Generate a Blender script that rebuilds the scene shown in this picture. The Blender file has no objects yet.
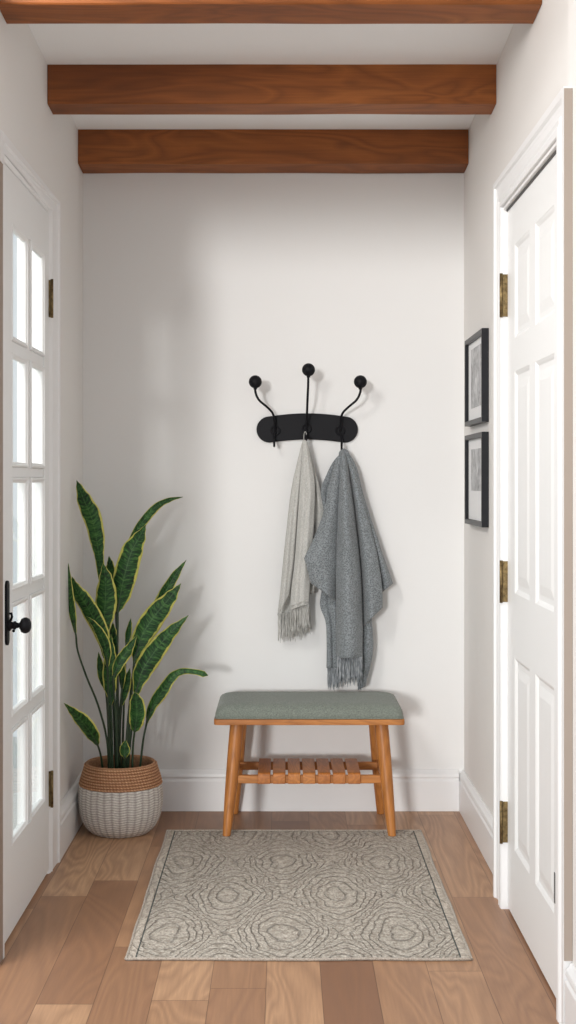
import bpy, math, random
from mathutils import Vector, noise

random.seed(7)
scn = bpy.context.scene
COL = scn.collection
PI = math.pi
F, D0, HZ, PX0, PY0 = 1350.0, 4.891, 1.196, 283.0, 480.0   # focal in px, camera distance to back wall, eye height

def at(px, py, d):
    """world point that is d metres in front of the back wall"""
    z = D0 - d
    return Vector(((px - PX0) * z / F, -d, HZ - (py - PY0) * z / F))

# ------------------------------------------------------------------ materials
def new_mat(name):
    m = bpy.data.materials.new(name); m.use_nodes = True
    nt = m.node_tree
    b = nt.nodes.get('Principled BSDF')
    return m, nt, b

def N(nt, typ, **kw):
    n = nt.nodes.new(typ)
    for k, v in kw.items():
        if k == 'inp':
            for kk, vv in v.items(): n.inputs[kk].default_value = vv
        else: setattr(n, k, v)
    return n

def L(nt, a, b): nt.links.new(a, b)

def math_n(nt, op, a, b=None, c=None):
    n = nt.nodes.new('ShaderNodeMath'); n.operation = op
    for i, v in enumerate((a, b, c)):
        if v is None: continue
        if isinstance(v, (int, float)): n.inputs[i].default_value = v
        else: nt.links.new(v, n.inputs[i])
    return n.outputs[0]

def mix_c(nt, fac, a, b, blend='MIX'):
    n = nt.nodes.new('ShaderNodeMix'); n.data_type = 'RGBA'; n.blend_type = blend
    for s, v in ((n.inputs[0], fac), (n.inputs[6], a), (n.inputs[7], b)):
        if isinstance(v, (int, float)): s.default_value = v
        elif isinstance(v, tuple): s.default_value = v + (1,) if len(v) == 3 else v
        else: nt.links.new(v, s)
    return n.outputs[2]

def ramp(nt, fac, stops):
    n = nt.nodes.new('ShaderNodeValToRGB')
    while len(n.color_ramp.elements) < len(stops): n.color_ramp.elements.new(0.5)
    for e, (p, c) in zip(n.color_ramp.elements, stops):
        e.position = p; e.color = c + (1,)
    nt.links.new(fac, n.inputs[0])
    return n.outputs[0]

def bump(nt, b, height, strength=0.3, dist=0.002):
    n = nt.nodes.new('ShaderNodeBump'); n.inputs['Strength'].default_value = strength
    n.inputs['Distance'].default_value = dist
    nt.links.new(height, n.inputs['Height']); nt.links.new(n.outputs[0], b.inputs['Normal'])

def coords(nt, kind='Object', scale=(1, 1, 1), loc=(0, 0, 0)):
    tc = nt.nodes.new('ShaderNodeTexCoord'); mp = nt.nodes.new('ShaderNodeMapping')
    mp.inputs['Scale'].default_value = scale; mp.inputs['Location'].default_value = loc
    nt.links.new(tc.outputs[kind], mp.inputs[0]); return mp.outputs[0]

def noise_t(nt, vec, scale, detail=3, rough=0.5, dist=0.0, out=0):
    n = nt.nodes.new('ShaderNodeTexNoise')
    n.inputs['Scale'].default_value = scale; n.inputs['Detail'].default_value = detail
    n.inputs['Roughness'].default_value = rough; n.inputs['Distortion'].default_value = dist
    nt.links.new(vec, n.inputs['Vector']); return n.outputs[out]

def paint(name, col, rough=0.6, amt=0.03, bs=0.05, scale=60):
    m, nt, b = new_mat(name)
    v = coords(nt)
    n1 = noise_t(nt, v, 1.3, 2)
    c = mix_c(nt, n1, tuple(x * (1 - amt) for x in col), tuple(min(1, x * (1 + amt)) for x in col))
    L(nt, c, b.inputs['Base Color']); b.inputs['Roughness'].default_value = rough
    bump(nt, b, noise_t(nt, v, scale, 4), bs, 0.001)
    return m

M = {}
M['wall'] = paint('greige wall paint', (0.765, 0.75, 0.73), 0.75, 0.015, 0.12, 180)
M['wall_cool'] = paint('light-cooled wall paint', (0.76, 0.762, 0.758), 0.75, 0.012, 0.12, 180)  # same wall, colour cooled to offset the floor's warm bounce light
M['ceiling'] = paint('white ceiling paint', (0.90, 0.925, 0.94), 0.8, 0.01, 0.08, 120)
M['trim'] = paint('white satin trim', (0.80, 0.805, 0.81), 0.4, 0.01, 0.02, 30)
M['door_white'] = paint('white door paint', (0.80, 0.81, 0.81), 0.45, 0.01, 0.02, 30)
M['iron'] = paint('black iron', (0.009, 0.009, 0.011), 0.5, 0.2, 0.1, 200)
M['iron'].node_tree.nodes['Principled BSDF'].inputs['Specular IOR Level'].default_value = 0.12
M['gasket'] = paint('dark gap strip', (0.10, 0.10, 0.10), 0.7, 0.1)
M['black_frame'] = paint('black frame paint', (0.018, 0.019, 0.022), 0.35, 0.1)
M['black_frame'].node_tree.nodes['Principled BSDF'].inputs['Specular IOR Level'].default_value = 0.15
M['mat_board'] = paint('white mat board', (0.82, 0.83, 0.84), 0.8, 0.01)

def brass():
    m, nt, b = new_mat('aged brass'); v = coords(nt)
    c = ramp(nt, noise_t(nt, v, 90, 4, 0.6), [(0.3, (0.07, 0.045, 0.018)), (0.7, (0.28, 0.20, 0.09))])
    L(nt, c, b.inputs['Base Color']); b.inputs['Metallic'].default_value = 0.75; b.inputs['Roughness'].default_value = 0.42
    return m
M['brass'] = brass()

def wood(name, dark, mid, light, axis='X', ring=9.0, rough=0.5, knots=True, fine=1.0, spec=0.4):
    m, nt, b = new_mat(name)
    sc = {'X': (0.22, 1, 1), 'Y': (1, 0.22, 1), 'Z': (1, 1, 0.16)}[axis]
    v = coords(nt, 'Object', sc)
    oi = nt.nodes.new('ShaderNodeObjectInfo')
    add = nt.nodes.new('ShaderNodeVectorMath'); add.operation = 'ADD'
    L(nt, v, add.inputs[0])
    mul = nt.nodes.new('ShaderNodeVectorMath'); mul.operation = 'SCALE'; mul.inputs[0].default_value = (5, 3, 7)
    L(nt, oi.outputs['Random'], mul.inputs['Scale']); L(nt, mul.outputs[0], add.inputs[1])
    v = add.outputs[0]
    n0 = noise_t(nt, v, ring, 2, 0.5, 0.8)
    rings = math_n(nt, 'FRACT', math_n(nt, 'MULTIPLY', n0, 9.0))
    rings = math_n(nt, 'ABSOLUTE', math_n(nt, 'SUBTRACT', rings, 0.5))
    big = noise_t(nt, v, ring * 0.5, 3, 0.6)
    c = ramp(nt, big, [(0.25, dark), (0.5, mid), (0.78, light)])
    c = mix_c(nt, math_n(nt, 'MULTIPLY', rings, 0.95), c, tuple(x * 0.6 for x in dark))
    sc2 = tuple(60 * s * (0.12 if s < 1 else 1) for s in sc)
    v2 = coords(nt, 'Object', sc2)
    fn = noise_t(nt, v2, 4.0 * fine, 4, 0.6)
    c = mix_c(nt, math_n(nt, 'MULTIPLY', math_n(nt, 'SUBTRACT', fn, 0.35), 0.7), c, tuple(x * 0.45 for x in dark))
    if knots:
        vk = coords(nt, 'Object', (1.0, 1, 2.1), (0.13, 0, 0))
        vo = nt.nodes.new('ShaderNodeTexVoronoi'); vo.inputs['Scale'].default_value = 3.1; L(nt, vk, vo.inputs['Vector'])
        k = ramp(nt, vo.outputs['Distance'], [(0.02, (1, 1, 1)), (0.13, (0, 0, 0))])
        c = mix_c(nt, math_n(nt, 'MULTIPLY', k, 0.55), c, tuple(x * 0.45 for x in dark))
    L(nt, c, b.inputs['Base Color']); b.inputs['Roughness'].default_value = rough
    b.inputs['Specular IOR Level'].default_value = spec
    bump(nt, b, math_n(nt, 'ADD', fn, math_n(nt, 'MULTIPLY', rings, 0.4)), 0.25, 0.001)
    return m
M['beam'] = wood('stained beam timber', (0.19, 0.054, 0.011), (0.33, 0.102, 0.021), (0.46, 0.165, 0.040), 'X', 7.0, 0.6)
M['oak_z'] = wood('honey oak upright', (0.36, 0.125, 0.030), (0.52, 0.205, 0.050), (0.62, 0.28, 0.080), 'Z', 14, 0.42, False)
M['oak_x'] = wood('honey oak along', (0.36, 0.125, 0.030), (0.52, 0.205, 0.050), (0.62, 0.28, 0.080), 'X', 14, 0.42, False)
M['oak_y'] = wood('honey oak across', (0.36, 0.115, 0.026), (0.52, 0.19, 0.042), (0.62, 0.26, 0.070), 'Y', 14, 0.42, False)
M['porch'] = paint('pale porch stone', (0.6, 0.6, 0.58), 0.8, 0.1)
M['casing_shade'] = paint('shaded casing side', (0.36, 0.30, 0.255), 0.6, 0.03)  # shade on the white casing's near side, put in as taupe
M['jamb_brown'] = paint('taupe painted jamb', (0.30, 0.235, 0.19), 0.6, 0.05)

def floor_mat():
    m, nt, b = new_mat('oak plank floor')
    tc = nt.nodes.new('ShaderNodeTexCoord'); sp = nt.nodes.new('ShaderNodeSeparateXYZ'); L(nt, tc.outputs['Object'], sp.inputs[0])
    W, LEN = 0.131, 0.95
    xs = math_n(nt, 'DIVIDE', math_n(nt, 'ADD', sp.outputs[0], 0.04 + W * 40), W)
    ix = math_n(nt, 'FLOOR', xs); fx = math_n(nt, 'FRACT', xs)
    wn = nt.nodes.new('ShaderNodeTexWhiteNoise'); wn.noise_dimensions = '1D'; L(nt, ix, wn.inputs['W'])
    ys = math_n(nt, 'ADD', math_n(nt, 'DIVIDE', math_n(nt, 'ADD', sp.outputs[1], 40.0), LEN), math_n(nt, 'MULTIPLY', wn.outputs['Value'], 7.3))
    iy = math_n(nt, 'FLOOR', ys); fy = math_n(nt, 'FRACT', ys)
    cb = nt.nodes.new('ShaderNodeCombineXYZ'); L(nt, ix, cb.inputs[0]); L(nt, iy, cb.inputs[1])
    w2 = nt.nodes.new('ShaderNodeTexWhiteNoise'); w2.noise_dimensions = '2D'; L(nt, cb.outputs[0], w2.inputs['Vector'])
    r = w2.outputs['Value']
    # grain coordinates shifted per plank
    off = nt.nodes.new('ShaderNodeVectorMath'); off.operation = 'SCALE'; L(nt, w2.outputs['Color'], off.inputs[0]); off.inputs['Scale'].default_value = 13.0
    mp = nt.nodes.new('ShaderNodeMapping'); mp.inputs['Scale'].default_value = (1, 0.16, 1); L(nt, tc.outputs['Object'], mp.inputs[0])
    ad = nt.nodes.new('ShaderNodeVectorMath'); ad.operation = 'ADD'; L(nt, mp.outputs[0], ad.inputs[0]); L(nt, off.outputs[0], ad.inputs[1])
    n0 = noise_t(nt, ad.outputs[0], 5.0, 2, 0.5, 0.6)
    rings = math_n(nt, 'ABSOLUTE', math_n(nt, 'SUBTRACT', math_n(nt, 'FRACT', math_n(nt, 'MULTIPLY', n0, 16.0)), 0.5))
    base = ramp(nt, r, [(0.0, (0.25, 0.120, 0.062)), (0.3, (0.37, 0.192, 0.100)), (0.6, (0.52, 0.295, 0.158)), (1.0, (0.78, 0.490, 0.285))])
    big = noise_t(nt, ad.outputs[0], 9.0, 3, 0.6)
    c = mix_c(nt, math_n(nt, 'MULTIPLY', big, 0.35), base, (0.30, 0.165, 0.10))
    c = mix_c(nt, math_n(nt, 'MULTIPLY', rings, 0.85), c, (0.20, 0.105, 0.062))
    mp2 = nt.nodes.new('ShaderNodeMapping'); mp2.inputs['Scale'].default_value = (160, 7, 1); L(nt, tc.outputs['Object'], mp2.inputs[0])
    fine = noise_t(nt, mp2.outputs[0], 1.0, 3, 0.6)
    c = mix_c(nt, math_n(nt, 'MULTIPLY', fine, 0.65), c, (0.20, 0.105, 0.065))
    gx = math_n(nt, 'GREATER_THAN', math_n(nt, 'ABSOLUTE', math_n(nt, 'SUBTRACT', fx, 0.5)), 0.492)
    gy = math_n(nt, 'GREATER_THAN', math_n(nt, 'ABSOLUTE', math_n(nt, 'SUBTRACT', fy, 0.5)), 0.4985)
    gap = math_n(nt, 'MAXIMUM', gx, gy)
    c = mix_c(nt, math_n(nt, 'MULTIPLY', gap, 0.55), c, (0.07, 0.035, 0.02))
    L(nt, c, b.inputs['Base Color']); b.inputs['Roughness'].default_value = 0.42
    b.inputs['Specular IOR Level'].default_value = 0.35
    h = math_n(nt, 'SUBTRACT', math_n(nt, 'ADD', math_n(nt, 'MULTIPLY', rings, 0.25), math_n(nt, 'MULTIPLY', fine, 0.4)), gap)
    bump(nt, b, h, 0.25, 0.001)
    return m
M['floor'] = floor_mat()

RX0, RX1, RD0, RD1 = -0.392, 0.468, 0.304, 1.533
def rug_mat():
    m, nt, b = new_mat('woven patterned rug')
    tc = nt.nodes.new('ShaderNodeTexCoord')
    wob = nt.nodes.new('ShaderNodeTexNoise'); wob.inputs['Scale'].default_value = 9; wob.inputs['Detail'].default_value = 3
    L(nt, tc.outputs['Object'], wob.inputs['Vector'])
    sb = nt.nodes.new('ShaderNodeVectorMath'); sb.operation = 'SUBTRACT'; L(nt, wob.outputs['Color'], sb.inputs[0]); sb.inputs[1].default_value = (0.5, 0.5, 0.5)
    sc = nt.nodes.new('ShaderNodeVectorMath'); sc.operation = 'SCALE'; L(nt, sb.outputs[0], sc.inputs[0]); sc.inputs['Scale'].default_value = 0.075
    ad = nt.nodes.new('ShaderNodeVectorMath'); ad.operation = 'ADD'; L(nt, tc.outputs['Object'], ad.inputs[0]); L(nt, sc.outputs[0], ad.inputs[1])
    sp = nt.nodes.new('ShaderNodeSeparateXYZ'); L(nt, ad.outputs[0], sp.inputs[0])
    cx = math_n(nt, 'COSINE', math_n(nt, 'MULTIPLY', math_n(nt, 'ADD', sp.outputs[0], 0.0), 2 * PI / 0.31))
    cy = math_n(nt, 'COSINE', math_n(nt, 'MULTIPLY', math_n(nt, 'ADD', sp.outputs[1], 1.35), 2 * PI / 0.66))
    f = math_n(nt, 'MULTIPLY', math_n(nt, 'ADD', cx, cy), 0.5)
    # staggered ogee medallions: |cos a cos b| contours, denser towards the centres
    f2 = math_n(nt, 'ABSOLUTE', f)
    ln = math_n(nt, 'ABSOLUTE', math_n(nt, 'SINE', math_n(nt, 'MULTIPLY', math_n(nt, 'POWER', f2, 0.75), 17.0)))
    line = ramp(nt, ln, [(0.05, (1, 1, 1)), (0.34, (0, 0, 0))])
    ln2 = math_n(nt, 'ABSOLUTE', math_n(nt, 'SINE', math_n(nt, 'MULTIPLY', math_n(nt, 'POWER', f2, 0.75), 51.0)))
    yarn = coords(nt, 'Object', (1.0, 1.0, 1.0))
    vo = nt.nodes.new('ShaderNodeTexVoronoi'); vo.inputs['Scale'].default_value = 150; L(nt, yarn, vo.inputs['Vector'])
    nz = noise_t(nt, yarn, 75, 3, 0.7)
    nl = noise_t(nt, yarn, 5, 2, 0.5)
    c = ramp(nt, nz, [(0.3, (0.34, 0.30, 0.25)), (0.60, (0.82, 0.765, 0.68))])
    c = mix_c(nt, math_n(nt, 'MULTIPLY', ln2, 0.30), c, (0.38, 0.34, 0.29))
    c = mix_c(nt, math_n(nt, 'MULTIPLY', line, math_n(nt, 'ADD', 0.0, math_n(nt, 'MULTIPLY', nl, 1.15))), c, (0.15, 0.145, 0.135))
    c = mix_c(nt, math_n(nt, 'MULTIPLY', vo.outputs['Distance'], 0.75), c, (0.22, 0.19, 0.16))
    # plain border left and right with a dark stitched line
    so = nt.nodes.new('ShaderNodeSeparateXYZ'); L(nt, tc.outputs['Object'], so.inputs[0])
    ax = math_n(nt, 'ABSOLUTE', math_n(nt, 'SUBTRACT', so.outputs[0], (RX0 + RX1) / 2))
    hw = (RX1 - RX0) / 2
    bord = math_n(nt, 'GREATER_THAN', ax, hw - 0.026)
    dark = math_n(nt, 'MULTIPLY', math_n(nt, 'GREATER_THAN', ax, hw - 0.028), math_n(nt, 'LESS_THAN', ax, hw - 0.0238))
    c = mix_c(nt, bord, c, ramp(nt, nz, [(0.3, (0.38, 0.33, 0.28)), (0.7, (0.68, 0.62, 0.54))]))
    c = mix_c(nt, math_n(nt, 'MULTIPLY', dark, 0.85), c, (0.045, 0.06, 0.06))
    L(nt, c, b.inputs['Base Color']); b.inputs['Roughness'].default_value = 0.95
    b.inputs['Specular IOR Level'].default_value = 0.1
    h = math_n(nt, 'SUBTRACT', math_n(nt, 'MULTIPLY', nz, 0.8), math_n(nt, 'ADD', line, vo.outputs['Distance']))
    bump(nt, b, h, 1.0, 0.004)
    return m
M['rug'] = rug_mat()

def fabric(name, dark, light, scale=260, strength=0.5, speck=0.5, aniso=(1, 1, 1), sheen=0.2):
    m, nt, b = new_mat(name)
    v = coords(nt, 'Object', aniso)
    n1 = noise_t(nt, v, scale, 2, 0.7)
    n2 = noise_t(nt, v, 6, 3)
    vo = nt.nodes.new('ShaderNodeTexVoronoi'); vo.inputs['Scale'].default_value = scale * 0.9; L(nt, v, vo.inputs['Vector'])
    h = math_n(nt, 'ADD', math_n(nt, 'MULTIPLY', n1, speck), math_n(nt, 'MULTIPLY', vo.outputs['Distance'], 1 - speck))
    c = ramp(nt, h, [(0.25, dark), (0.62, light)])
    c = mix_c(nt, math_n(nt, 'MULTIPLY', n2, 0.25), c, tuple(x * 0.8 for x in dark))
    L(nt, c, b.inputs['Base Color']); b.inputs['Roughness'].default_value = 0.95
    b.inputs['Specular IOR Level'].default_value = 0.12
    b.inputs['Sheen Weight'].default_value = sheen
    bump(nt, b, h, strength, 0.002)
    return m
M['cushion'] = fabric('sage woven upholstery', (0.095, 0.115, 0.098), (0.25, 0.275, 0.24), 420, 0.5, 0.5, (0.6, 1, 1.2))
M['throw'] = fabric('speckled blue grey wool', (0.062, 0.074, 0.081), (0.285, 0.31, 0.325), 240, 0.6, 0.55)
M['throw_fringe'] = fabric('blue grey wool yarn', (0.055, 0.068, 0.078), (0.40, 0.42, 0.44), 300, 0.5, 0.6, (1, 1, 0.15))
M['scarf'] = fabric('pale grey linen', (0.36, 0.36, 0.34), (0.55, 0.55, 0.525), 500, 0.3, 0.5, (1, 1, 0.35))
M['scarf_fringe'] = fabric('pale grey linen yarn', (0.27, 0.27, 0.25), (0.56, 0.555, 0.53), 400, 0.3, 0.5, (1, 1, 0.12))

def leaf_mat():
    m, nt, b = new_mat('variegated leaf')
    tc = nt.nodes.new('ShaderNodeTexCoord'); sp = nt.nodes.new('ShaderNodeSeparateXYZ'); L(nt, tc.outputs['UV'], sp.inputs[0])
    u, v = sp.outputs[0], sp.outputs[1]     # u 0..1 across, v along in metres
    e = math_n(nt, 'MULTIPLY', math_n(nt, 'ABSOLUTE', math_n(nt, 'SUBTRACT', u, 0.5)), 2.0)
    oi = nt.nodes.new('ShaderNodeObjectInfo')
    cb = nt.nodes.new('ShaderNodeCombineXYZ')
    L(nt, math_n(nt, 'MULTIPLY', math_n(nt, 'SUBTRACT', e, math_n(nt, 'MULTIPLY', oi.outputs['Random'], 9)), 0.8), cb.inputs[0])
    L(nt, math_n(nt, 'MULTIPLY', math_n(nt, 'SUBTRACT', v, math_n(nt, 'MULTIPLY', e, 0.012)), 75), cb.inputs[1])
    n = noise_t(nt, cb.outputs[0], 1.6, 3, 0.6, 0.8)
    c = ramp(nt, n, [(0.34, (0.004, 0.018, 0.006)), (0.52, (0.018, 0.078, 0.016)), (0.72, (0.085, 0.22, 0.045))])
    rib = math_n(nt, 'LESS_THAN', e, 0.05)
    c = mix_c(nt, math_n(nt, 'MULTIPLY', rib, 0.35), c, (0.10, 0.22, 0.07))
    n2 = noise_t(nt, cb.outputs[0], 0.5, 2)
    th = math_n(nt, 'ADD', 0.60, math_n(nt, 'MULTIPLY', n2, 0.38))
    mg = math_n(nt, 'MULTIPLY', math_n(nt, 'SUBTRACT', e, th), 14.0); 
    cl = nt.nodes.new('ShaderNodeClamp'); L(nt, mg, cl.inputs[0])
    c = mix_c(nt, cl.outputs[0], c, (0.62, 0.60, 0.14))
    L(nt, c, b.inputs['Base Color']); b.inputs['Roughness'].default_value = 0.45; b.inputs['Specular IOR Level'].default_value = 0.3
    bump(nt, b, n, 0.15, 0.002)
    return m
M['leaf'] = leaf_mat()
M['stem'] = paint('dark green stalk', (0.022, 0.048, 0.020), 0.45, 0.4, 0.2, 60)
M['soil'] = paint('dark potting soil', (0.030, 0.018, 0.011), 0.95, 0.5, 1.0, 120)

def weave_mat(name, dark, mid, light, kind):
    m, nt, b = new_mat(name)
    tc = nt.nodes.new('ShaderNodeTexCoord')
    at_ = nt.nodes.new('ShaderNodeVertexColor'); at_.layer_name = 'weave'
    n = noise_t(nt, tc.outputs['Object'], 160, 3, 0.6)
    c = ramp(nt, n, [(0.3, mid), (0.7, light)])
    c = mix_c(nt, at_.outputs['Color'], dark, c)
    L(nt, c, b.inputs['Base Color']); b.inputs['Roughness'].default_value = 0.85
    b.inputs['Specular IOR Level'].default_value = 0.15
    bump(nt, b, n, 0.4, 0.002)
    return m
M['straw'] = weave_mat('natural straw coil', (0.20, 0.085, 0.04), (0.50, 0.25, 0.13), (0.78, 0.48, 0.29), 0)
M['white_weave'] = weave_mat('whitewashed woven reed', (0.25, 0.215, 0.19), (0.66, 0.62, 0.57), (0.86, 0.83, 0.79), 1)

def glass_mat():
    m, nt, b = new_mat('clear window glass')
    nt.nodes.remove(b)
    out = [n for n in nt.nodes if n.type == 'OUTPUT_MATERIAL'][0]
    tr = nt.nodes.new('ShaderNodeBsdfTransparent'); tr.inputs[0].default_value = (0.97, 0.985, 0.98, 1)
    gl = nt.nodes.new('ShaderNodeBsdfGlossy'); gl.inputs['Roughness'].default_value = 0.02
    fr = nt.nodes.new('ShaderNodeFresnel'); fr.inputs['IOR'].default_value = 1.45
    mx = nt.nodes.new('ShaderNodeMixShader'); L(nt, math_n(nt, 'MULTIPLY', fr.outputs[0], 0.3), mx.inputs[0])
    L(nt, tr.outputs[0], mx.inputs[1]); L(nt, gl.outputs[0], mx.inputs[2]); L(nt, mx.outputs[0], out.inputs[0])
    return m
M['glass'] = glass_mat()

def print_mat(name, seed):
    m, nt, b = new_mat(name)
    v = coords(nt, 'Object', (1, 1, 1), (seed, seed * 2, 0))
    n = noise_t(nt, v, 14, 5, 0.6, 1.2)
    n2 = noise_t(nt, v, 60, 4, 0.7)
    c = ramp(nt, math_n(nt, 'ADD', math_n(nt, 'MULTIPLY', n, 0.75), math_n(nt, 'MULTIPLY', n2, 0.25)),
             [(0.36, (0.24, 0.24, 0.25)), (0.5, (0.46, 0.47, 0.48)), (0.66, (0.66, 0.67, 0.68))])
    L(nt, c, b.inputs['Base Color']); b.inputs['Roughness'].default_value = 0.7
    return m
M['print_a'] = print_mat('grey print a', 1.7)
M['print_b'] = print_mat('grey print b', 5.2)

# ------------------------------------------------------------------ mesh helpers
class MB:
    def __init__(s): s.v = []; s.f = []; s.uv = {}; s.col = None
    def add(s, verts, faces):
        o = len(s.v); s.v += [tuple(p) for p in verts]; s.f += [tuple(i + o for i in f) for f in faces]; return s
    def box(s, x0, x1, y0, y1, z0, z1):
        v = [(x, y, z) for x in (x0, x1) for y in (y0, y1) for z in (z0, z1)]
        return s.add(v, [(0, 1, 3, 2), (4, 6, 7, 5), (0, 4, 5, 1), (2, 3, 7, 6), (0, 2, 6, 4), (1, 5, 7, 3)])
    def prism(s, prof, path_a, path_b, axes):
        """sweep 2-D profile (list of (a,b)) from path_a to path_b; axes(a,b,t)->point"""
        n = len(prof)
        v = [axes(a, b, path_a) for a, b in prof] + [axes(a, b, path_b) for a, b in prof]
        f = [(i, (i + 1) % n, n + (i + 1) % n, n + i) for i in range(n)] + [tuple(range(n - 1, -1, -1)), tuple(range(n, 2 * n))]
        return s.add(v, f)
    def tube(s, pts, rad, n=10, cap=True):
        pts = [Vector(p) for p in pts]
        if not hasattr(rad, '__len__'): rad = [rad] * len(pts)
        up = None; rings = []
        for i, p in enumerate(pts):
            t = (pts[min(i + 1, len(pts) - 1)] - pts[max(i - 1, 0)]).normalized()
            if up is None:
                up = Vector((0, 0, 1)) if abs(t.z) < 0.9 else Vector((1, 0, 0))
            a = t.cross(up).normalized(); up = a.cross(t).normalized()
            rings.append([p + (a * math.cos(2 * PI * k / n) + up * math.sin(2 * PI * k / n)) * rad[i] for k in range(n)])
        v = [q for r in rings for q in r]
        f = [(i * n + k, i * n + (k + 1) % n, (i + 1) * n + (k + 1) % n, (i + 1) * n + k) for i in range(len(pts) - 1) for k in range(n)]
        if cap: f += [tuple(range(n - 1, -1, -1)), tuple(range((len(pts) - 1) * n, len(pts) * n))]
        return s.add(v, f)
    def lathe(s, prof, c, n=32, axis='Z'):
        v = []; f = []
        for r, h in prof:
            for k in range(n):
                a = 2 * PI * k / n
                q = (r * math.cos(a), r * math.sin(a), h)
                if axis == 'X': q = (h, q[0], q[1])
                if axis == 'Y': q = (q[0], h, q[1])
                v.append((c[0] + q[0], c[1] + q[1], c[2] + q[2]))
        m = len(prof)
        f = [(i * n + k, i * n + (k + 1) % n, (i + 1) * n + (k + 1) % n, (i + 1) * n + k) for i in range(m - 1) for k in range(n)]
        f += [tuple(range(n - 1, -1, -1)), tuple(range((m - 1) * n, m * n))]
        return s.add(v, f)
    def sphere(s, c, r, n=20, m=12, sq=(1, 1, 1)):
        v = [(c[0], c[1], c[2] + r * sq[2])]
        for j in range(1, m):
            t = PI * j / m
            for k in range(n):
                a = 2 * PI * k / n
                v.append((c[0] + r * sq[0] * math.sin(t) * math.cos(a), c[1] + r * sq[1] * math.sin(t) * math.sin(a), c[2] + r * sq[2] * math.cos(t)))
        v.append((c[0], c[1], c[2] - r * sq[2]))
        f = [(0, 1 + k, 1 + (k + 1) % n) for k in range(n)]
        for j in range(m - 2):
            for k in range(n):
                a = 1 + j * n + k; b2 = 1 + j * n + (k + 1) % n
                f.append((a, a + n, b2 + n, b2))
        e = len(v) - 1; o = 1 + (m - 2) * n
        f += [(e, o + (k + 1) % n, o + k) for k in range(n)]
        return s.add(v, f)
    def grid(s, rows, closed=False):
        m = len(rows); n = len(rows[0])
        v = [q for r in rows for q in r]
        f = [(i * n + k, i * n + (k + 1) % n, (i + 1) * n + (k + 1) % n, (i + 1) * n + k) for i in range(m - 1) for k in range(n if closed else n - 1)]
        return s.add(v, f)
    def build(s, name, mat, parent=None, bevel=0, smooth=False, loc=None, seg=2, solid=0, subsurf=0, recalc=True):
        me = bpy.data.meshes.new(name)
        o0 = Vector(loc) if loc is not None else Vector((0, 0, 0))
        base = o0
        if parent is not None: base = parent['_abs'] if '_abs' in parent else Vector((0, 0, 0)); base = Vector(base)
        me.from_pydata([tuple(Vector(p) - base) for p in s.v], [], s.f); me.update()
        if recalc:
            import bmesh
            bm = bmesh.new(); bm.from_mesh(me); bmesh.ops.recalc_face_normals(bm, faces=bm.faces); bm.to_mesh(me); bm.free()
        ob = bpy.data.objects.new(name, me); COL.objects.link(ob)
        me.materials.append(mat)
        if parent is None: ob.location = o0
        else: ob.parent = parent
        if smooth:
            for p in me.polygons: p.use_smooth = True
        if solid:
            md = ob.modifiers.new('thick', 'SOLIDIFY'); md.thickness = solid; md.offset = 0
        if bevel:
            md = ob.modifiers.new('edge', 'BEVEL'); md.width = bevel; md.segments = seg; md.limit_method = 'ANGLE'; md.angle_limit = math.radians(35)
            md.harden_normals = False
            for p in me.polygons: p.use_smooth = True
            md2 = ob.modifiers.new('wn', 'WEIGHTED_NORMAL'); md2.keep_sharp = True
        if subsurf:
            md = ob.modifiers.new('sub', 'SUBSURF'); md.levels = subsurf; md.render_levels = subsurf
        ob['_abs'] = tuple(base)
        return ob

def tag(o, label, cat, group=None, kind=None):
    o['label'] = label; o['category'] = cat
    if group: o['group'] = group
    if kind: o['kind'] = kind
    return o

def thing(name, label, cat, loc, group=None, kind=None):
    e = bpy.data.objects.new(name, None); COL.objects.link(e)
    e.location = loc; e['_abs'] = tuple(loc); e.empty_display_size = 0.05
    return tag(e, label, cat, group, kind)

def catmull(pts, n):
    """resample a polyline of vectors smoothly into n+1 points"""
    P = [Vector(p) for p in pts]
    P = [P[0] * 2 - P[1]] + P + [P[-1] * 2 - P[-2]]
    out = []; m = len(P) - 3
    for i in range(n + 1):
        t = i / n * m; k = min(int(t), m - 1); t -= k
        a, b, c, d = P[k], P[k + 1], P[k + 2], P[k + 3]
        out.append(0.5 * ((2 * b) + (c - a) * t + (2 * a - 5 * b + 4 * c - d) * t * t + (3 * b - a - 3 * c + d) * t ** 3))
    return out

# ------------------------------------------------------------------ room shell (d = distance in front of the back wall)
XL, XR, XR2 = -0.7246, 0.6558, 0.624
WT = 2.62
def ceil_z(d): return 2.426 + 0.062 * d
END_L, END_R = 1.575, 2.3

fl = MB().box(XL - 0.05, XR + 0.12, -END_R, 0.12, -0.06, 0); fl.box(-3.2, XL - 0.05, -8.0, -END_L + 0.06, -0.06, 0); fl.box(XL - 0.05, 3.2, -8.0, -END_R, -0.06, 0)
fl.v = [p for p in fl.v]
floor = fl.build('floor', M['floor'])
tag(floor, 'brown oak plank floor running towards the back wall', 'floor', kind='structure')

o = MB().box(-3.2, XL - 0.06, -END_L + 0.06, 1.5, -0.12, -0.02).build('floor_porch', M['porch']); tag(o, 'pale stone porch outside the glazed door', 'porch floor', kind='structure')
o = MB().box(XL - 0.12, XR + 0.12, 0, 0.12, 0, WT).build('wall_back', M['wall_cool'])
tag(o, 'pale greige back wall carrying the coat hooks', 'wall', kind='structure')

# left wall with the opening of the glazed door
LD0, LD1, LZT = 0.785, 1.485, 2.012
w = MB()
w.box(XL - 0.05, XL, -LD0, 0, 0, WT)
w.box(XL - 0.05, XL, -LD1, -LD0, LZT, WT)
w.box(XL - 0.05, XL, -END_L, -LD1, 0, WT + 0.1)
o = w.build('wall_left', M['wall']); tag(o, 'greige left wall around the glazed white door', 'wall', kind='structure')
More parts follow.
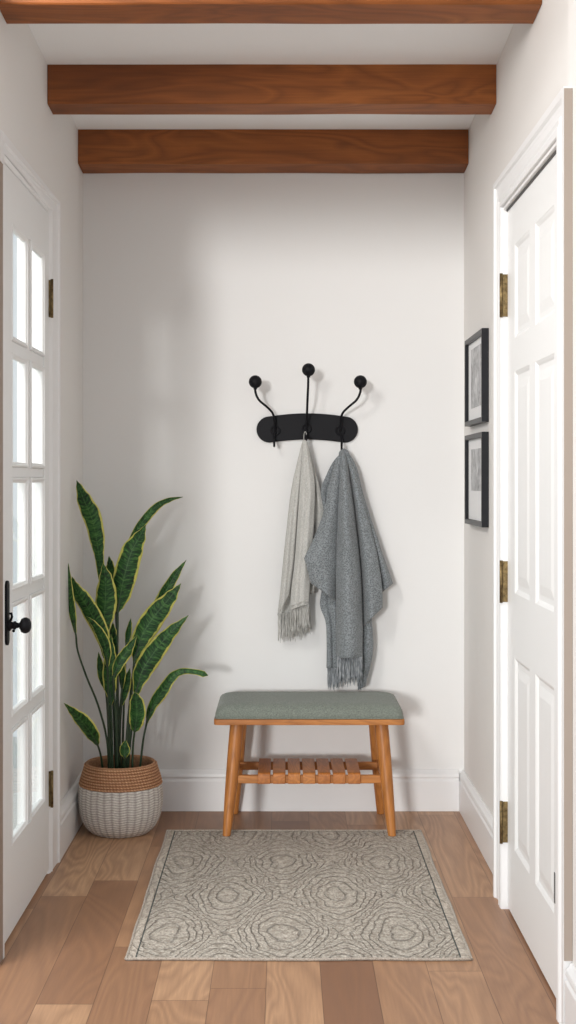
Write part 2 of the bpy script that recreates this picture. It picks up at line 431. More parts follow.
# right wall with the opening of the panelled door
RDa, RDb, RZT = 1.125, 1.895, 1.955
w = MB()
w.box(XR, XR + 0.12, -RDa, 0, 0, WT)
w.box(XR, XR + 0.12, -RDb, -RDa, RZT, WT + 0.1)
w.box(XR2, XR + 0.12, -END_R, -RDb - 0.04, 0, WT + 0.1)
o = w.build('wall_right', M['wall']); tag(o, 'warm greige right wall with two black frames and a white door', 'wall', kind='structure')
# the wider hall beyond the alcove
o = MB().box(XR + 0.12, 3.2, -END_R, -END_R + 0.12, 0, 2.9).build('wall_front_right', M['wall']); tag(o, 'greige return wall outside the frame on the right', 'wall', kind='structure')

o = MB().box(-3.2, 3.2, -2.8, -2.7, 2.32, 3.0).build('wall_sun_block', M['wall']); tag(o, 'added greige header outside the frame, blocking sun from the upper back wall', 'wall', kind='structure')  # unseen header added to keep the sun off the upper back wall
c = MB()
def slab(x0, x1, d0, d1):
    v = []
    for x in (x0, x1):
        for d in (d0, d1):
            for h in (0, 0.1): v.append((x, -d, ceil_z(d) + h))
    c.add(v, [(0, 1, 3, 2), (4, 6, 7, 5), (0, 4, 5, 1), (2, 3, 7, 6), (0, 2, 6, 4), (1, 5, 7, 3)])
slab(XL - 0.05, XR + 0.12, -0.12, 2.6)
o = c.build('ceiling', M['ceiling']); tag(o, 'white ceiling between the wooden beams', 'ceiling', kind='structure')

# baseboards: profile (offset from wall, height)
BP = [(0, 0), (0.020, 0), (0.020, 0.108), (0.015, 0.114), (0.015, 0.119), (0.019, 0.124), (0.017, 0.134), (0.010, 0.140), (0.006, 0.147), (0, 0.147)]
def bb_x(x0, x1):     # along back wall
    return MB().prism(BP, x0, x1, lambda a, b, t: (t, -a, b))
def bb_y(xw, sgn, d0, d1, extra=0, prof=BP):
    return MB().prism(prof, d0, d1, lambda a, b, t: (xw + sgn * (a + extra * (a > 0)), -t, b))
for nm, mb, lb in (('baseboard_back', bb_x(XL + 0.02, XR - 0.02), 'white moulded baseboard along the back wall'),
                   ('baseboard_left', bb_y(XL, 1, 0, 0.66, 0.006), 'white baseboard on the left wall behind the plant basket'),
                   ('baseboard_right', bb_y(XR, -1, 0, 1.005), 'white baseboard below the black frames'),
                   ('baseboard_front_right', bb_y(XR2, -1, 1.985, END_R, -0.002, [(a, b * 1.07) for a, b in BP]), 'white baseboard on the near side of the right door')):
    o = mb.build(nm, M['trim'], bevel=0.001, seg=1); tag(o, lb, 'baseboard', kind='structure')

# ------------------------------------------------------------------ ceiling beams
def beam(d0, d1, depth, label, jit):
    mb = MB(); NS = 40; rows = []
    x0, x1 = XL + 0.001, XR - 0.001
    zb0 = 2.305 + 0.064 * d0; zb1 = 2.305 + 0.064 * d1
    zt0, zt1 = ceil_z(d0) + 0.02, ceil_z(d1) + 0.02
    cc = 0.004
    for i in range(NS + 1):
        x = x0 + (x1 - x0) * i / NS
        def w(k): return 0.0022 * noise.noise(Vector((x * 3.0, k * 7.1 + jit, 0)))
        rows.append([(x, -d0 + w(1), zt0), (x, -d0 + w(1), zb0 + cc + w(3)), (x, -d0 - cc, zb0 + w(3)),
                     (x, -d1 + cc, zb1 + w(4)), (x, -d1 + w(2), zb1 + cc + w(4)), (x, -d1 + w(2), zt1)])
    mb.grid(rows, closed=True)
    mb.f += [tuple(range(5, -1, -1)), tuple(range(NS * 6, NS * 6 + 6))]
    mid = (0, -(d0 + d1) / 2, zb0)
    o = mb.build('ceiling_beam', M['beam'], loc=mid); return tag(o, label, 'ceiling beam', 'wooden ceiling beams')
beam(0.006, 0.125, 0.12, 'red-brown wooden ceiling beam tight against the back wall', 0.3)
beam(0.640, 0.745, 0.12, 'red-brown wooden ceiling beam in the middle, with ceiling showing on both sides', 4.1)
beam(1.350, 1.478, 0.12, 'red-brown wooden ceiling beam cut off by the top edge of the photo', 8.7)

# ------------------------------------------------------------------ door casings
def casing_profile(wd, th):
    if th > 0.04:
        return [(0, 0), (0, th), (0.018, th), (0.024, th - 0.006), (0.034, th - 0.008), (wd - 0.036, th - 0.008), (wd - 0.030, th - 0.002), (wd - 0.024, th - 0.006), (wd - 0.016, th - 0.002), (wd, th - 0.002), (wd, 0)]
    # (across, out) cross section: outer back band, flat field, inner bead
    return [(0, 0), (0, th), (0.016, th), (0.020, th - 0.005), (0.030, th - 0.007), (wd - 0.034, th - 0.009), (wd - 0.026, th - 0.006),
            (wd - 0.018, th - 0.011), (wd - 0.010, th - 0.009), (wd, th - 0.014), (wd, 0)]
def casing(xw, sg, th, d_out, d_in, d_in2, d_out2, ztop, zin, name, label):
    root = thing(name, label, 'door casing', (xw, -(d_out + d_out2) / 2, 0), kind='structure')
    g = 0.0005
    wd = d_in - d_out
    mb = MB(); p = casing_profile(wd, th)
    # far leg, head (mitred), near leg
    hh = ztop - zin
    def leg(dd, sgn, width):
        q = casing_profile(width, th); n = len(q)
        bot = [(xw + sg * (b + g), -(dd + sgn * a), 0) for a, b in q]
        top = [(xw + sg * (b + g), -(dd + sgn * a), ztop - a * hh / width) for a, b in q]
        m2 = MB(); m2.add(bot + top, [(i, (i + 1) % n, n + (i + 1) % n, n + i) for i in range(n)] + [tuple(range(n - 1, -1, -1)), tuple(range(n, 2 * n))])
        return m2
    leg(d_out, 1, wd).build('casing_leg', M['trim'], root)
    leg(d_out2, -1, d_out2 - d_in2).build('casing_leg', M['trim'], root)
    wd2 = d_out2 - d_in2; n = len(p)
    pa = casing_profile(wd, th); pb = casing_profile(wd2, th)
    A = [(xw + sg * (b + g), -(d_out + a), ztop - a * hh / wd) for a, b in pa]
    B = [(xw + sg * (b + g), -(d_out2 - a), ztop - a * hh / wd2) for a, b in pb]
    MB().add(A + B, [(i, (i + 1) % n, n + (i + 1) % n, n + i) for i in range(n)] + [tuple(range(n - 1, -1, -1)), tuple(range(n, 2 * n))]).build('casing_head', M['trim'], root)
    return root

# left casing
cl = casing(XL, 1, 0.026, 0.655, 0.790, 1.482, 1.522, 2.065, 2.008, 'trim_1', 'white moulded casing around the glazed door')
MB().box(XL - 0.05, XL + 0.006, -0.790, -0.7855, 0, 2.01).build('jamb', M['trim'], cl)
MB().box(XL, XL + 0.0262, -1.575, -1.5225, 0, 1.985).build('jamb_board', M['jamb_brown'], cl, bevel=0.002)
MB().box(XL, XL + 0.0262, -1.575, -1.5225, 1.9855, 2.064).build('casing_end', M['trim'], cl)
# right casing
cr = casing(XR, -1, 0.051, 1.005, 1.120, 1.896, 1.980, 2.045, 1.958, 'trim_2', 'white moulded casing around the panelled door')
j = MB(); j.box(XR - 0.048, XR + 0.11, -1.1285, -1.1205, 0, 1.955); j.box(XR - 0.042, XR + 0.11, -1.8955, -1.1285, 1.9485, 1.9575)
j.build('jamb', M['trim'], cr)
MB().box(XR2, XR - 0.001, -1.9835, -1.9805, 0.16, 2.04).build('casing_shade', M['casing_shade'], cr)  # thin boards carrying the casing's painted shade
MB().box(XR - 0.0500, XR2 - 0.0005, -1.9835, -1.9805, 0.16, 2.04).build('casing_shade', M['casing_shade'], cr)
MB().box(XR - 0.0335, XR - 0.028, -1.893, -1.131, 1.9435, 1.9484).build('weather_strip', M['gasket'], cr)

# ------------------------------------------------------------------ glazed door (left)
XF, XBk = -0.711, -0.741      # room face and outer face of the leaf
root1 = thing('door_1', 'white glazed door with ten panes and a black knob', 'door', (XF, -1.135, 0), kind='structure')
dA, dB = 0.7915, 1.481
cols = [(0.865, 1.085), (1.130, 1.352)]
rows_ = [(0.235, 0.540), (0.573, 0.872), (0.903, 1.203), (1.230, 1.533), (1.563, 1.872)]
zt, zbm = 2.006, 0.010
leaf = MB()
ys = [dA, cols[0][0], cols[0][1], cols[1][0], cols[1][1], dB]
leaf.box(XBk, XF, -ys[1], -ys[0], zbm, zt); leaf.box(XBk, XF, -ys[5], -ys[4], zbm, zt)
leaf.box(XBk, XF, -ys[4], -ys[1], zbm, rows_[0][0]); leaf.box(XBk, XF, -ys[4], -ys[1], rows_[-1][1], zt)
leaf.box(XBk, XF - 0.004, -ys[3], -ys[2], rows_[0][0], rows_[-1][1])
for a in range(4):
    for cA, cB in cols: leaf.box(XBk, XF - 0.004, -cB, -cA, rows_[a][1], rows_[a + 1][0])
leaf.build('door_leaf', M['door_white'], root1, bevel=0.0015, seg=1)
for ci, (cA, cB) in enumerate(cols):
    for (z0, z1) in rows_:
        # sticking moulding framing the pane, then the pane
        mb = MB()
        def ring(ins, x): return [(x, -(cA + ins), z0 + ins), (x, -(cB - ins), z0 + ins), (x, -(cB - ins), z1 - ins), (x, -(cA + ins), z1 - ins)]
        prof = [(0.0, XF - 0.001), (0.002, XF + 0.0018), (0.006, XF + 0.0018), (0.009, XF - 0.001), (0.013, XF - 0.003), (0.0145, XF - 0.006), (0.0145, XF - 0.012), (0, XF - 0.012)]
        rr = [ring(a, b) for a, b in prof]
        rr.append(rr[0]); mb.grid(rr, closed=True)
        fr = mb.build('pane_moulding', M['door_white'], root1)
        MB().box(XF - 0.0100, XF - 0.0070, -(cB - 0.012), -(cA + 0.012), z0 + 0.012, z1 - 0.012).build('glass_pane', M['glass'], root1)
# handle set
hx = XF
hd = 1.428
hp = MB(); 
outl = []
pz0, pz1 = 0.772, 0.938
for i in range(24):
    a = 2 * PI * i / 24
    yy = 0.016 * math.cos(a); zz = (pz1 - pz0) / 2 - 0.016 + 0.016 * math.sin(a) if math.sin(a) >= 0 else -(pz1 - pz0) / 2 + 0.016 + 0.016 * math.sin(a)
    outl.append((yy, zz + (pz0 + pz1) / 2))
hp.prism(outl, hx, hx + 0.007, lambda a, b, t: (t, -hd + a, b))
h = hp.build('handle_plate', M['iron'], root1, bevel=0.0015)
kz = 0.823
kn = MB(); kn.lathe([(0.0145, 0.0), (0.0145, 0.004), (0.010, 0.007), (0.0085, 0.011), (0.011, 0.014), (0.011, 0.018), (0.007, 0.021), (0.0065, 0.027), (0.010, 0.030), (0.017, 0.033), (0.0205, 0.040), (0.0205, 0.046), (0.017, 0.053), (0.010, 0.057), (0.002, 0.058)], (hx + 0.007, -hd, kz), 24, 'X')
kn.build('door_knob', M['iron'], h, smooth=True)
tb = MB(); tb.tube([(hx + 0.010, -hd, kz + 0.030), (hx + 0.014, -hd, kz + 0.032), (hx + 0.016, -hd + 0.0, kz + 0.022), (hx + 0.012, -hd, kz + 0.012)], 0.0032, 8)
tb.sphere((hx + 0.020, -hd, kz - 0.014), 0.004, 10, 8)
tb.build('thumb_turn', M['iron'], h, smooth=True)
def hinge(parent, x0, x1, y0, y1, z0, z1, kx, ky):
    hm = MB(); hm.box(x0, x1, y0, y1, z0, z1)
    ho = hm.build('hinge', M['brass'], parent, bevel=0.0006, seg=1)
    k = MB(); k.tube([(kx, ky, z0 - 0.002), (kx, ky, z1 + 0.002)], 0.0045, 10)
    k.build('hinge_pin', M['brass'], ho, smooth=True)
    s = MB()
    for q in (0.2, 0.5, 0.8): s.sphere(((x0 + x1) / 2, min(y0, y1) - 0.0002, z0 + (z1 - z0) * q), 0.0022, 8, 6, (1, 0.5, 1))
    s.build('hinge_screw', M['brass'], ho, smooth=True)
for z0, z1 in ((1.690, 1.803), (0.205, 0.312)):
    hinge(root1, XF - 0.004, XF + 0.010, -0.7945, -0.7925, z0, z1, XF + 0.010, -0.7955)

# ------------------------------------------------------------------ panelled door (right)
XD = 0.626
root2 = thing('door_2', 'white six-panel door on brass hinges', 'door', (XD, -1.51, 0), kind='structure')
dA, dB = 1.130, 1.893
pc = [(1.245, 1.462), (1.545, 1.775)]
pr = [(0.195, 0.716), (0.890, 1.489), (1.580, 1.832)]
zb_, zt_ = 0.008, 1.947
lf = MB()
XB2 = XD + 0.042
# front face split round the panels
dd = [dA, pc[0][0], pc[0][1], pc[1][0], pc[1][1], dB]
zz = [zb_, pr[0][0], pr[0][1], pr[1][0], pr[1][1], pr[2][0], pr[2][1], zt_]
lf.box(XD, XB2, -dd[1], -dd[0], zb_, zt_); lf.box(XD, XB2, -dd[5], -dd[4], zb_, zt_); lf.box(XD, XB2, -dd[3], -dd[2], zb_, zt_)
for a in (0, 2, 4, 6):
    for (p0, p1) in pc: lf.box(XD, XB2, -p1, -p0, zz[a], zz[a + 1])
lf.build('door_leaf', M['door_white'], root2)
for (p0, p1) in pc:
    for (z0, z1) in pr:
        prof = [(0, XD + 0.0005), (0.006, XD + 0.003), (0.011, XD + 0.0062), (0.016, XD + 0.0065), (0.024, XD + 0.0065), (0.046, XD + 0.0025), (0.050, XD + 0.002)]
        mb = MB()
        rr = [[(x, -(p0 + i), z0 + i), (x, -(p1 - i), z0 + i), (x, -(p1 - i), z1 - i), (x, -(p0 + i), z1 - i)] for i, x in prof]
        mb.grid(rr, closed=True); k = len(mb.v)
        mb.f.append((k - 4, k - 3, k - 2, k - 1))
        mb.v += [(XD + 0.03, y, z) for (x, y, z) in rr[0]]
        mb.f += [(0, 1, k + 1, k), (1, 2, k + 2, k + 1), (2, 3, k + 3, k + 2), (3, 0, k, k + 3), (k, k + 1, k + 2, k + 3)]
        mb.build('door_panel', M['door_white'], root2)
for z0, z1 in ((1.651, 1.769), (0.856, 0.970), (0.186, 0.300)):
    hinge(root2, XD - 0.0175, XD + 0.006, -1.1309, -1.1290, z0, z1, XD - 0.0185, -1.1325)
MB().box(XD - 0.0015, XD + 0.002, -1.788, -1.778, 0.222, 0.292).build('latch_plate', M['gasket'], root2, bevel=0.0005, seg=1)

# ------------------------------------------------------------------ framed pictures on the right wall
def picture(z0, z1, pm, win, label):
    d0, d1 = 0.186, 0.592
    root = thing('framed_picture', label, 'picture', (XR, -(d0 + d1) / 2, z0), 'black framed grey prints on the right wall')
    xf = XR - 0.023; b = 0.017
    prof = [(0, XR - 0.0005), (0, xf + 0.001), (0.001, xf), (b - 0.003, xf), (b, xf + 0.004), (b, XR - 0.004), (0, XR - 0.0005)]
    mb = MB(); rr = [[(x, -(d0 + i), z0 + i), (x, -(d1 - i), z0 + i), (x, -(d1 - i), z1 - i), (x, -(d0 + i), z1 - i)] for i, x in prof]
    mb.grid(rr, closed=True); mb.build('picture_frame', M['black_frame'], root)
    mt = MB().box(XR - 0.011, XR - 0.003, -(d1 - b + 0.001), -(d0 + b - 0.001), z0 + b - 0.001, z1 - b + 0.001).build('mat_board', M['mat_board'], root)
    w0, w1, h0, h1 = win
    MB().box(XR - 0.0125, XR - 0.0108, -w1, -w0, h0, h1).build('print', pm, root)
    return root
picture(1.382, 1.680, M['print_a'], (0.275, 0.535, 1.440, 1.640), 'black framed pale grey print, the upper frame on the right wall')
picture(1.045, 1.350, M['print_b'], (0.275, 0.525, 1.160, 1.300), 'black framed print with a wide white lower margin, the frame hung below the other')

# ------------------------------------------------------------------ coat hook rail
rk = thing('coat_hook_rail', 'black iron coat rack of three ball-ended hooks on the back wall', 'coat rack', at(307, 428, 0.0))
dp = 0.012
xc = (307.2 - PX0) * (D0 - dp) / F
def plate_outline():
    # centre arc from -hw to hw, bowed up in the middle
    hw = 0.1835; th = 0.0475; pts = []
    zc = lambda x: at(0, 431.5, dp).z + 0.0185 * (math.cos(x / hw * PI * 0.5) if abs(x) < hw else 0)
    n = 24; e = hw - th
    top = [(x, zc(x) + th) for x in [(-e + 2 * e * i / n) for i in range(n + 1)]]
    bot = [(x, zc(x) - th + 0.004 * 0) for x in [(e - 2 * e * i / n) for i in range(n + 1)]]
    rgt = [(e + th * math.sin(a), zc(e) + th * math.cos(a)) for a in [PI * i / 14 for i in range(1, 14)]]
    lft = [(-e - th * math.sin(a), zc(e) - th * math.cos(a)) for a in [PI * i / 14 for i in range(1, 14)]]
    return top + rgt + bot + lft
ol = plate_outline()
MB().prism(ol, 0.0005, dp, lambda a, b, t: (xc + a, -t, b)).build('back_plate', M['iron'], rk, bevel=0.003)
def hook(rod_px, d_prof, base_px, ball_px, peg_px):
    pts = [at(px, py, d) for (px, py), d in zip(rod_px, d_prof)]
    sm = catmull(pts, 36)
    hk = MB().tube(sm, 0.0042, 12)
    # lower peg, curling forward
    bx, by = base_px
    pp = [at(bx, by - 2, dp + 0.002), at(bx, by + 6, 0.030), at(peg_px[0], peg_px[1] - 6, 0.050), at(peg_px[0], peg_px[1], 0.058)]
    pg = [at(bx, by + 1, 0.018), at(peg_px[0], by + 7, 0.026), at(peg_px[0], peg_px[1] - 7, 0.040), at(peg_px[0], peg_px[1] - 1, 0.060), at(peg_px[0], peg_px[1] - 3, 0.078), at(peg_px[0], peg_px[1] - 7, 0.086)]
    hk.tube(catmull(pg, 20), 0.0042, 10)
    ob = hk.build('hook', M['iron'], rk, smooth=True)
    c = at(ball_px[0], ball_px[1], d_prof[0])
    MB().sphere(c, 0.0232, 28, 18).build('ball', M['iron'], ob, smooth=True)
    MB().tube([c - Vector((0, 0, 0.027)), c - Vector((0, 0, 0.018))], 0.0065, 12).build('collar', M['iron'], ob, smooth=True)
    # rosette ring at the foot of the rod
    cc = at(bx, by, dp)
    ringp = [cc + Vector((0.0155 * math.cos(2 * PI * k / 20), -0.005, 0.0155 * math.sin(2 * PI * k / 20))) for k in range(21)]
    MB().tube(ringp, 0.0028, 8, cap=False).build('rosette', M['iron'], ob, smooth=True)
hook([(255.3, 383), (255.5, 392), (259, 400), (267, 407), (273, 414), (274.8, 424), (275.4, 431)], [0.115, 0.115, 0.105, 0.08, 0.05, 0.025, 0.012], (275.4, 430.5), (255.3, 381.8), (274.2, 447))
hook([(308.3, 371), (308.2, 384), (307.6, 398), (307.2, 408), (306.9, 418), (306.7, 424), (306.6, 430)], [0.125, 0.125, 0.115, 0.09, 0.05, 0.025, 0.012], (306.6, 428.5), (308.5, 369.8), (306.0, 442))
hook([(360.6, 383), (360.3, 392), (356.5, 400), (348.5, 407), (342.2, 414), (341, 424), (340.4, 431)], [0.115, 0.115, 0.105, 0.08, 0.05, 0.025, 0.012], (340.2, 430.5), (360.4, 381.8), (341.6, 450))

# ------------------------------------------------------------------ cloths
def panel(mb, Lp, Rp, dbase, folds, amp, seed, nu=26, nv=60, top_in=0.0, bulge=0.012, dz=None):
    """sheet hanging between two polylines given in photo px; depth wobbles as folds"""
    Ls = catmull([Vector((x, y, 0)) for x, y in Lp], nv); Rs = catmull([Vector((x, y, 0)) for x, y in Rp], nv)
    rows = []
    for j in range(nv + 1):
        v = j / nv; r = []
        grow = min(1.0, v * 2.2) ** 0.8
        for i in range(nu + 1):
            u = i / nu
            px = Ls[j].x * (1 - u) + Rs[j].x * u; py = Ls[j].y * (1 - u) + Rs[j].y * u
            ph = seed + 0.9 * math.sin(v * 2.3 + seed)
            d = dbase(v) if callable(dbase) else dbase
            d += bulge * math.sin(PI * u) * grow
            d += amp * grow * (math.sin(2 * PI * folds * u + ph) + 0.35 * math.sin(2 * PI * folds * 2.3 * u + ph * 1.7 + v * 1.5))
            d += 0.003 * noise.noise(Vector((u * 3, v * 7, seed * 3.1)))
            if dz: d += dz(u, v)
            r.append(at(px, py, max(d, 0.012)))
        rows.append(r)
    mb.grid(rows)
    return rows

def fringe(mb, x0, y0, x1, y1, length, d, n, spread=0.0, seed=0, r=0.0017, wav=0.5, rows=2):
    rnd = random.Random(seed)
    for k in range(n):
        u = (k + 0.5) / n
        px, py = x0 + (x1 - x0) * u, y0 + (y1 - y0) * u
        ln = length * rnd.uniform(0.86, 1.08)
        dd = d + rnd.uniform(-0.005, 0.004)
        ex = px + spread * (u - 0.5) + rnd.uniform(-0.6, 0.6)
        p = [at(px, py - 1.0, dd)]
        m = 7; ph = rnd.uniform(0, 6.28)
        for i in range(1, m + 1):
            t = i / m
            p.append(at(px + (ex - px) * t + 0.35 * wav * math.sin(ph + t * 7), py - 1 + (ln + 1) * t, dd + 0.0015 * math.cos(ph + t * 6)))
        rad = [r * (0.9 + 0.15 * math.sin(ph + i * 2.2)) for i in range(m)] + [r * 0.35]
        mb.tube(p, rad, 6)

# dark blue-grey throw
tr = thing('hanging_throw', 'blue-grey speckled wool throw hanging in folds from the right hook', 'throw', at(342, 450, 0.06))
mb = MB()
topd = lambda a, b: (lambda v: a + (b - a) * min(1, v * 1.6) ** 0.7)
panel(mb, [(341, 452), (336, 462), (330, 485), (323, 515), (313.7, 539), (307, 553), (304.6, 558.5), (306.2, 564), (311, 583)],
          [(344, 450.5), (343, 462), (341, 490), (340, 520), (339.5, 550), (339.3, 566), (339, 573), (338.6, 580), (337, 602)], topd(0.080, 0.122), 0.7, 0.005, 3.4, 30, 60, bulge=0.030, dz=lambda u, v: -0.040 * u ** 4 * min(1, v * 2))
panel(mb, [(341, 453), (333, 462), (326, 476), (320.8, 490), (324, 512), (327, 540)],
          [(343, 451), (340, 466), (336, 484), (333, 500), (333, 520), (334, 545)], topd(0.070, 0.070), 1.0, 0.007, 2.1, 18, 40)
panel(mb, [(341, 450.5), (339.5, 475), (337.5, 520), (336.5, 575), (336.8, 620), (337, 658)],
          [(345, 450.5), (349, 475), (355, 520), (360, 570), (362, 615), (362, 658)], topd(0.088, 0.125), 0.8, 0.004, 5.2, 34, 70, bulge=0.045, dz=lambda u, v: -0.012 * (2 * u - 1) ** 6)
panel(mb, [(344, 450.5), (350, 475), (356, 520), (360.5, 565), (362.5, 600), (363.5, 626)],
          [(347, 451.5), (356, 475), (367, 515), (376.5, 553), (381.5, 585), (382.2, 607.5)], topd(0.078, 0.100), 0.8, 0.006, 1.2, 28, 60, bulge=0.036, dz=lambda u, v: -0.035 * (1 - u) ** 4 * min(1, v * 2))
panel(mb, [(345, 451), (356, 480), (368, 525), (376, 560), (381, 593)],
          [(347.5, 452), (355.5, 466), (364, 498), (380.7, 549), (392.6, 583.5)], topd(0.070, 0.066), 0.8, 0.005, 3.3, 22, 50, bulge=0.03, dz=lambda u, v: -0.030 * (1 - u) ** 4 * min(1, v * 2))
panel(mb, [(340, 456), (332, 500), (327, 560), (320.8, 596), (320.6, 608), (325.5, 622), (326.8, 645), (326.8, 668)],
          [(345, 456), (345, 500), (344, 560), (342, 596), (341, 608), (340, 622), (340, 645), (340, 668)], topd(0.065, 0.075), 1.2, 0.007, 0.9, 24, 60)
panel(mb, [(343, 456), (350, 500), (356, 560), (360, 600), (359, 640), (358, 690)],
          [(347, 456), (360, 500), (368, 560), (370.5, 610), (372.8, 650), (365, 686)], topd(0.062, 0.070), 0.8, 0.006, 4.0, 20, 60)
cl_ = mb.build('cloth', M['throw'], tr, smooth=True, solid=0.0045, recalc=False)
# gathered crown of the throw folded over the peg
mb = MB(); rows = []
for j in range(9):
    a = PI * j / 8; rr_ = []
    for i in range(13):
        u = i / 12 - 0.5
        w = 8.0 + 2.5 * abs(math.cos(a))
        p = at(344.0 + u * w * 1.0, 455.5 - 6.5 * math.sin(a) * (1 - 1.8 * u * u), 0.066 - 0.021 * math.cos(a))
        rr_.append(p)
    rows.append(rr_)
mb.grid(rows); mb.build('crown_fold', M['throw'], tr, smooth=True, solid=0.004, recalc=False)
mb = MB()
fringe(mb, 337.3, 658, 362, 658, 23, 0.140, 30, 1.0, 3, 0.0021)
fringe(mb, 338, 659, 361, 659, 27, 0.128, 22, 2.0, 9, 0.0021)
fringe(mb, 326.8, 667, 340, 668, 21, 0.080, 13, -1.0, 5, 0.0021)
fringe(mb, 328, 666, 340, 667, 23, 0.074, 14, -1.0, 6, 0.0021)
fringe(mb, 358, 680, 365, 676, 12, 0.074, 7, -3.0, 8, 0.0021)
mb.build('fringe', M['throw_fringe'], tr, smooth=True)

# pale scarf
scf = thing('hanging_scarf', 'pale grey linen scarf hanging narrow from the middle hook', 'scarf', at(305, 440, 0.06))
mb = MB()
panel(mb, [(303.2, 440), (301.5, 465), (298.5, 510), (295, 560), (291.5, 590), (290.6, 610)],
          [(306.5, 440), (309.8, 455), (314.5, 482), (314.0, 520), (311.0, 570), (308.6, 603.8)], topd(0.075, 0.084), 1.2, 0.006, 0.2, 26, 60, bulge=0.028)
panel(mb, [(302.5, 441), (298.0, 460), (291.5, 490), (285.5, 540), (280.5, 590), (277.6, 615.5)],
          [(304.5, 440), (302.5, 465), (299.0, 510), (295.5, 555), (293.0, 578), (291.3, 590)], topd(0.070, 0.082), 0.9, 0.005, 1.8, 24, 60, bulge=0.020, dz=lambda u, v: -0.022 * u ** 4)
panel(mb, [(303, 443), (296, 490), (288, 540), (282, 585), (279.0, 614.5)],
          [(307, 443), (306, 490), (305, 540), (304, 585), (303.0, 612)], topd(0.055, 0.022), 1.6, 0.004, 3.0, 24, 50)
panel(mb, [(304.5, 441), (308, 470), (311, 510), (311, 560), (309.8, 594)],
          [(307.5, 442), (313.5, 465), (320.0, 490), (323.5, 516), (317.5, 552), (314.2, 592)], topd(0.062, 0.050), 1.1, 0.006, 0.7, 18, 50)
mb.build('cloth', M['scarf'], scf, smooth=True, solid=0.003, recalc=False)
# narrow woven bands above the fringe
def band(x0, y0, x1, y1, d):
    mb = MB()
    mb.tube(catmull([at(x0, y0, d), at((x0 * 2 + x1) / 3, (2 * y0 + y1) / 3 - 0.6, d + 0.006), at((x0 + 2 * x1) / 3, (y0 + 2 * y1) / 3 - 0.5, d + 0.004), at(x1, y1, d)], 12), 0.0022, 6)
    mb.build('hem_band', M['scarf_fringe'], scf, smooth=True)
band(290.8, 609.5, 308.6, 603.6, 0.103); band(291.0, 606.0, 308.8, 600.2, 0.104)
band(278.0, 615.4, 291, 612.5, 0.046)
mb = MB()
fringe(mb, 291.0, 609.5, 308.8, 604, 24, 0.092, 26, 3.5, 13, 0.0019)
fringe(mb, 292.0, 610, 308, 605, 25, 0.084, 20, 3.5, 15, 0.0019)
fringe(mb, 278.0, 615.5, 291, 612.5, 26, 0.050, 22, 1.0, 11, 0.0018)
fringe(mb, 290, 615, 310, 608, 27, 0.048, 22, 4.0, 12, 0.0018)
mb.build('fringe', M['scarf_fringe'], scf, smooth=True)
lp = [at(305.2, 434.5, 0.050) + Vector((0.005 * math.cos(2 * PI * k / 14), -0.002 * math.cos(2 * PI * k / 14), 0.020 * math.sin(2 * PI * k / 14) - 0.010)) for k in range(15)]
MB().tube(lp, 0.0014, 6, cap=False).build('hanging_loop', M['scarf_fringe'], scf, smooth=True)

# ------------------------------------------------------------------ bench
BX = 0.0880
bn = thing('bench', 'low honey-oak bench with a sage-grey padded seat and slatted shelf', 'bench', (BX, -0.21, 0))
bd0, bd1 = 0.055, 0.385
hwd = 0.319
def rounded_rect(hw, y0, y1, r, n=6):
    pts = []
    for cx, cy, a0 in ((BX + hw - r, -y0 - r, 0), (BX - hw + r, -y0 - r, PI / 2), (BX - hw + r, -y1 + r, PI), (BX + hw - r, -y1 + r, 1.5 * PI)):
        for i in range(n + 1):
            a = a0 + PI / 2 * i / n
            pts.append((cx + r * math.cos(a), cy + r * math.sin(a)))
    return pts
MB().prism(rounded_rect(hwd, bd0, bd1, 0.012), 0.3775, 0.3965, lambda a, b, t: (a, b, t)).build('seat_board', M['oak_x'], bn, bevel=0.002)
# cushion: stack of rounded rectangles with a soft shoulder and a crown
mb = MB(); rows = []
for ins, z, r in [(0.004, 0.3967, 0.018), (0.000, 0.402, 0.02), (0.000, 0.412, 0.022), (0.003, 0.424, 0.026), (0.010, 0.434, 0.032), (0.021, 0.4405, 0.036), (0.036, 0.444, 0.040), (0.060, 0.4455, 0.035), (0.100, 0.447, 0.030), (0.145, 0.448, 0.012)]:
    rows.append([(x, y, z) for x, y in rounded_rect(hwd - 0.004 - ins, bd0 + 0.002 + ins, bd1 - 0.002 - ins, r, 8)])
mb.grid(rows, closed=True); n = len(rows[0]); mb.f += [tuple(range(n - 1, -1, -1)), tuple(range(len(mb.v) - n, len(mb.v)))]
cu = mb.build('cushion', M['cushion'], bn, smooth=True)
MB().tube([(x, y, 0.3995) for x, y in (lambda q: q + [q[0]])(rounded_rect(hwd - 0.0035, bd0 + 0.002, bd1 - 0.002, 0.018, 6))], 0.0022, 6, cap=False).build('piping', M['cushion'], cu, smooth=True)
def bleg(top, bot):
    t, b = Vector(top), Vector(bot); pts = []; rad = []
    for i in range(13):
        s = i / 12; pts.append(t.lerp(b, s)); rad.append(0.0235 * (1 - s) ** 0.9 + 0.0135 * (1 - (1 - s) ** 0.9) + 0.002 * math.sin(PI * s))
    mb = MB(); mb.tube(pts, rad, 20)
    # keep the ends horizontal
    for i in range(20): mb.v[i] = (mb.v[i][0], mb.v[i][1], t.z); mb.v[-20 + i] = (mb.v[-20 + i][0], mb.v[-20 + i][1], b.z)
    return mb.build('leg', M['oak_z'], bn, smooth=False, bevel=0.0015)
RT = 0.0072
for sx in (-1, 1):
    bleg((BX + sx * 0.243, -0.338, 0.3774), (BX + sx * 0.2765, -0.378, RT))
    bleg((BX + sx * 0.236, -0.105, 0.3774), (BX + sx * 0.262, -0.052, 0.0005))
